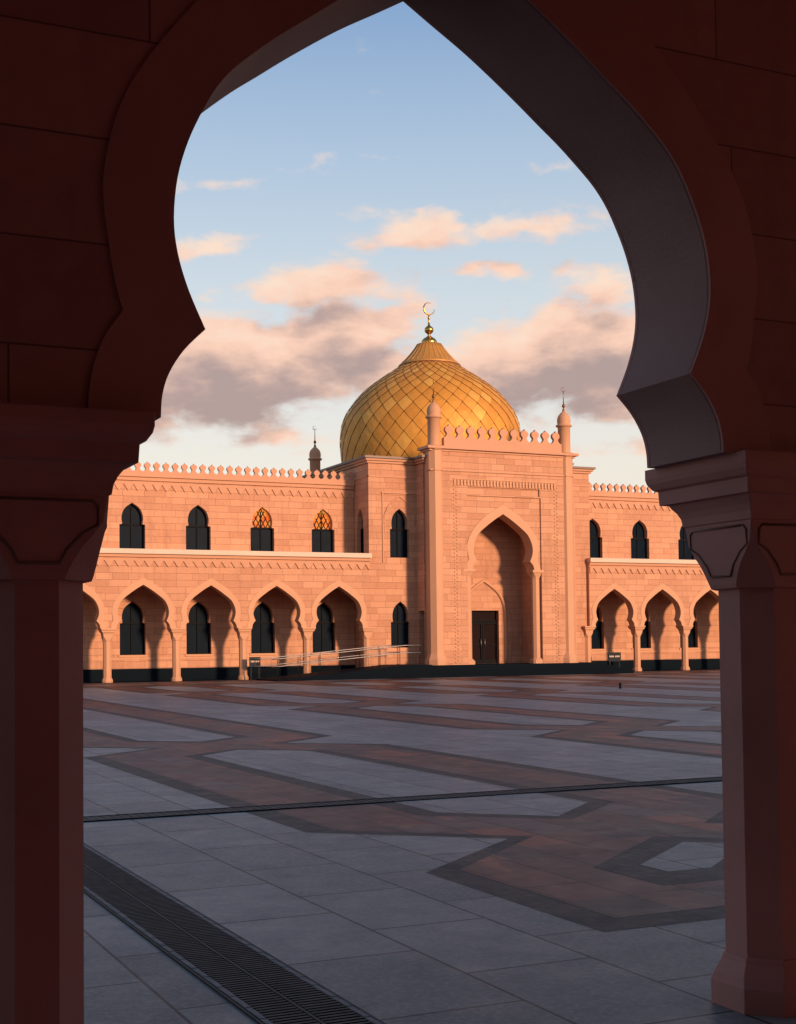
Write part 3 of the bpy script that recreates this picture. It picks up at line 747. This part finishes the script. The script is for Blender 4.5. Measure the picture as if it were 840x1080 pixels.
# small dark sign boards standing before the arcades
def sign_board(x, y, w, z0, z1, label):
    o = empty('sign_board', label, 'sign board', loc=(x, y, 0))
    m = MB(); m.box(-w/2, w/2, 0, .06, z0, z1); m.build('board', IRON, o, .01)
    s = MB(); n = 9
    for i in range(n):
        if i == 4: continue
        a = -w*.40 + i*w*.8/n; zc = z0+(z1-z0)*.56
        s.box(a, a+w*.065, -.012, -.002, zc-.04-.012*(i % 2), zc+.04)
    s.build('lettering', STONE_L, o)
    for sx in (-1, 1):
        l = MB(); l.box(sx*w*.36-.03, sx*w*.36+.03, .003, .057, 0, z0+.02); l.build('leg', IRON, o)
sign_board(43.8, 65.0, .86, .62, 1.14, 'small black board with one pale line of lettering before the right wing')
sign_board(22.55, 65.5, .58, .66, 1.16, 'small black board at the foot of the entrance ramp beside an arcade column')
o = empty('bollard', 'tiny dark bollard standing alone on the far paving before the right wing', 'bollard', loc=(29.2, 43.0, gz(43.0)))
m = MB(); m.lathe([(.05,0),(.055,.02),(.04,.04),(.04,.19),(.03,.215),(.01,.22)],0,0,10); m.build('post', IRON, o)

# ------------------------------------------------------------------ sky
w = bpy.data.worlds.new('World'); scene.world = w; w.use_nodes = True
class WN(N):
    def __init__(s, tree): s.t = tree
nt = w.node_tree; W = WN(nt); bg = nt.nodes['Background']
sky = W.n('ShaderNodeTexSky', sky_type='NISHITA', sun_disc=False); sky.sun_elevation = R(SUN_EL); sky.sun_rotation = R(SUN_AZ)
sky.air_density = 1.0; sky.dust_density = .9; sky.ozone_density = 1.6
STR = .15; bg.inputs[1].default_value = STR
tc = W.n('ShaderNodeTexCoord'); vec = tc.outputs['Generated']
sp = W.n('ShaderNodeSeparateXYZ'); W.l(vec, sp.inputs[0])
az = W.math('MULTIPLY', W.math('ARCTAN2', sp.outputs[0], sp.outputs[1]), 57.29578)
el = W.math('MULTIPLY', W.math('ARCSINE', sp.outputs[2]), 57.29578)
# clouds: (azimuth, elevation, half width, half height, weight)
BLOBS = [(18.2,11.5,5.6,2.1,1.1),(13.0,11.3,5.5,2.0,1.1),(22.8,12.7,2.6,1.7,1.0),(22.6,15.1,2.6,.95,.8),(20.4,15.0,1.4,.8,.55),(16.9,16.3,1.9,.6,.6),(18.0,14.7,1.6,.5,.45),
         (26.6,17.0,2.9,.85,.8),(30.3,17.2,2.7,.7,.72),(29.2,15.35,1.25,.42,.72),(33.9,14.8,2.3,.8,.6),(33.0,12.0,5.2,1.9,1.1),(29.8,11.4,3.4,1.7,1.0),(37.5,12.0,4.5,2.0,1.1),(34.0,9.9,4.0,.9,.7),(20,8.9,4.0,.5,.4),(26.5,11.2,4.0,1.6,.85),(24.0,13.6,2.4,1.1,.7),(17,19.0,3.5,.3,.30),(24,20.0,3.0,.25,.26),(31,19.2,2.2,.25,.26),(35.5,8.0,4.0,.55,.45),
         (50,13,9,2.4,.9),(-4,12,9,2.2,.9),(68,18,10,3,.7)]
grp = bpy.data.node_groups.new('cloud_density', 'ShaderNodeTree')
for nm in ('az','el'): grp.interface.new_socket(nm, in_out='INPUT', socket_type='NodeSocketFloat')
grp.interface.new_socket('vec', in_out='INPUT', socket_type='NodeSocketVector')
grp.interface.new_socket('d', in_out='OUTPUT', socket_type='NodeSocketFloat')
G = WN(grp); gi = G.n('NodeGroupInput'); go = G.n('NodeGroupOutput')
wx = G.n('ShaderNodeTexNoise'); G.set(wx, Scale=16, Detail=3, Roughness=.55); G.l(gi.outputs[2], wx.inputs['Vector'])
spx = G.n('ShaderNodeSeparateColor'); G.l(wx.outputs['Color'], spx.inputs[0])
aw = G.math('ADD', gi.outputs[0], G.math('MULTIPLY', G.math('SUBTRACT', spx.outputs[0], .5), 3.6))
ew_ = G.math('ADD', gi.outputs[1], G.math('MULTIPLY', G.math('SUBTRACT', spx.outputs[1], .5), 2.0))
acc_ = None
for a0, e0, hw, hh, wt in BLOBS:
    dx = G.math('DIVIDE', G.math('SUBTRACT', aw, a0), hw); dy = G.math('DIVIDE', G.math('SUBTRACT', ew_, e0), hh)
    q = G.math('ADD', G.math('MULTIPLY', dx, dx), G.math('MULTIPLY', dy, dy))
    v = G.math('MULTIPLY', G.math('EXPONENT', G.math('MULTIPLY', q, -.9)), wt)
    acc_ = v if acc_ is None else G.math('MAXIMUM', acc_, v)
nz = G.n('ShaderNodeTexNoise'); G.set(nz, Scale=21, Detail=9, Roughness=.58); G.l(gi.outputs[2], nz.inputs['Vector'])
dd = G.math('ADD', acc_, G.math('MULTIPLY', G.math('SUBTRACT', nz.outputs['Fac'], .5), 1.35))
G.l(dd, go.inputs[0])
def density(del_):
    c = W.n('ShaderNodeCombineXYZ'); W.l(sp.outputs[0], c.inputs[0]); W.l(sp.outputs[1], c.inputs[1])
    W.l(W.math('MULTIPLY', W.math('ADD', sp.outputs[2], R(del_)), 2.1), c.inputs[2])
    n = W.n('ShaderNodeGroup'); n.node_tree = grp; W.l(az, n.inputs[0]); W.l(W.math('ADD', el, del_), n.inputs[1]); W.l(c.outputs[0], n.inputs[2]); return n.outputs[0]
d0, d1 = density(0), density(1.25)
def smooth(x, a, b):
    o = W.n('ShaderNodeMapRange', interpolation_type='SMOOTHSTEP'); W.l(x, o.inputs[0]); o.inputs[1].default_value = a; o.inputs[2].default_value = b; return o.outputs[0]
mask = smooth(d0, .18, .60)
fine_ = W.n('ShaderNodeTexNoise'); W.set(fine_, Scale=38, Detail=6, Roughness=.56); cz = W.n('ShaderNodeMapping'); cz.inputs['Scale'].default_value = (1,1,2.4); W.l(vec, cz.inputs[0]); W.l(cz.outputs[0], fine_.inputs['Vector'])
d1 = W.math('ADD', d1, W.math('MULTIPLY', W.math('SUBTRACT', fine_.outputs['Fac'], .5), .5))
over = smooth(d1, .24, 1.08)                       # how much cloud lies above: darker undersides
EXPO = 0.9; K = 1/(STR*2**EXPO)
sc_ = lambda c: tuple(x*K for x in c)
ccol = W.mix(over, sc_((1.0,.63,.47)), sc_((.44,.315,.295)))
ccol = W.mix(smooth(d1, -.15, .5), sc_((1.0,.76,.60)), ccol)
# clear sky: Nishita with a warm pale veil near the horizon
veil = W.n('ShaderNodeMapRange', interpolation_type='SMOOTHSTEP'); W.l(el, veil.inputs[0]); veil.inputs[1].default_value = 38; veil.inputs[2].default_value = 24; veil.inputs[3].default_value = 0; veil.inputs[4].default_value = .86
grad = W.ramp(W.math('DIVIDE', el, 40.0, None, True), [(.08,sc_((.90,.76,.60))),(.19,sc_((.88,.79,.68))),(.28,sc_((.76,.76,.74))),(.38,sc_((.62,.69,.74))),(.50,sc_((.44,.56,.71))),(.66,sc_((.205,.35,.60)))])
clear = W.mix(veil.outputs[0], W.mix(1.0, sky.outputs[0], (1.0,.90,.86), 'MULTIPLY'), grad)
W.l(W.mix(W.math('MULTIPLY', mask, .93), clear, ccol), bg.inputs[0])

sun = bpy.data.lights.new('Sun', 'SUN'); sun.energy = 2.8; sun.angle = R(6); sun.color = (1, .63, .385)
so = bpy.data.objects.new('Sun', sun); COL.objects.link(so)
sd = Vector((math.sin(R(SUN_AZ))*math.cos(R(SUN_EL)), math.cos(R(SUN_AZ))*math.cos(R(SUN_EL)), math.sin(R(SUN_EL))))
so.rotation_euler = sd.to_track_quat('Z', 'Y').to_euler(); so.location = (20, -30, 30)

# ------------------------------------------------------------------ camera
psi, pitch, roll, f = R(25), math.atan(57/1440), .0115, 1440
F0 = Vector((math.sin(psi)*math.cos(pitch), math.cos(psi)*math.cos(pitch), math.sin(pitch)))
R0 = Vector((math.cos(psi), -math.sin(psi), 0)); U0 = R0.cross(F0)
Rr = R0*math.cos(roll) - U0*math.sin(roll); Uu = R0*math.sin(roll) + U0*math.cos(roll)
cam = bpy.data.cameras.new('Camera'); co_ = bpy.data.objects.new('Camera', cam); COL.objects.link(co_)
mat = Matrix((Rr, Uu, -F0)).transposed().to_4x4(); mat.translation = (0, 0, 1.6); co_.matrix_world = mat
cam.sensor_fit = 'VERTICAL'; cam.sensor_height = 36; cam.lens = f/1080*36; cam.shift_y = 85/1080; cam.clip_end = 2000; cam.clip_start = .05
scene.camera = co_
scene.view_settings.view_transform = 'Standard'; scene.view_settings.look = 'None'; scene.view_settings.exposure = EXPO; scene.view_settings.gamma = 1
scene.cycles.use_denoising = True; scene.cycles.max_bounces = 10; scene.cycles.diffuse_bounces = 6
try: scene.cycles.denoiser = 'OPENIMAGEDENOISE'
except Exception: pass
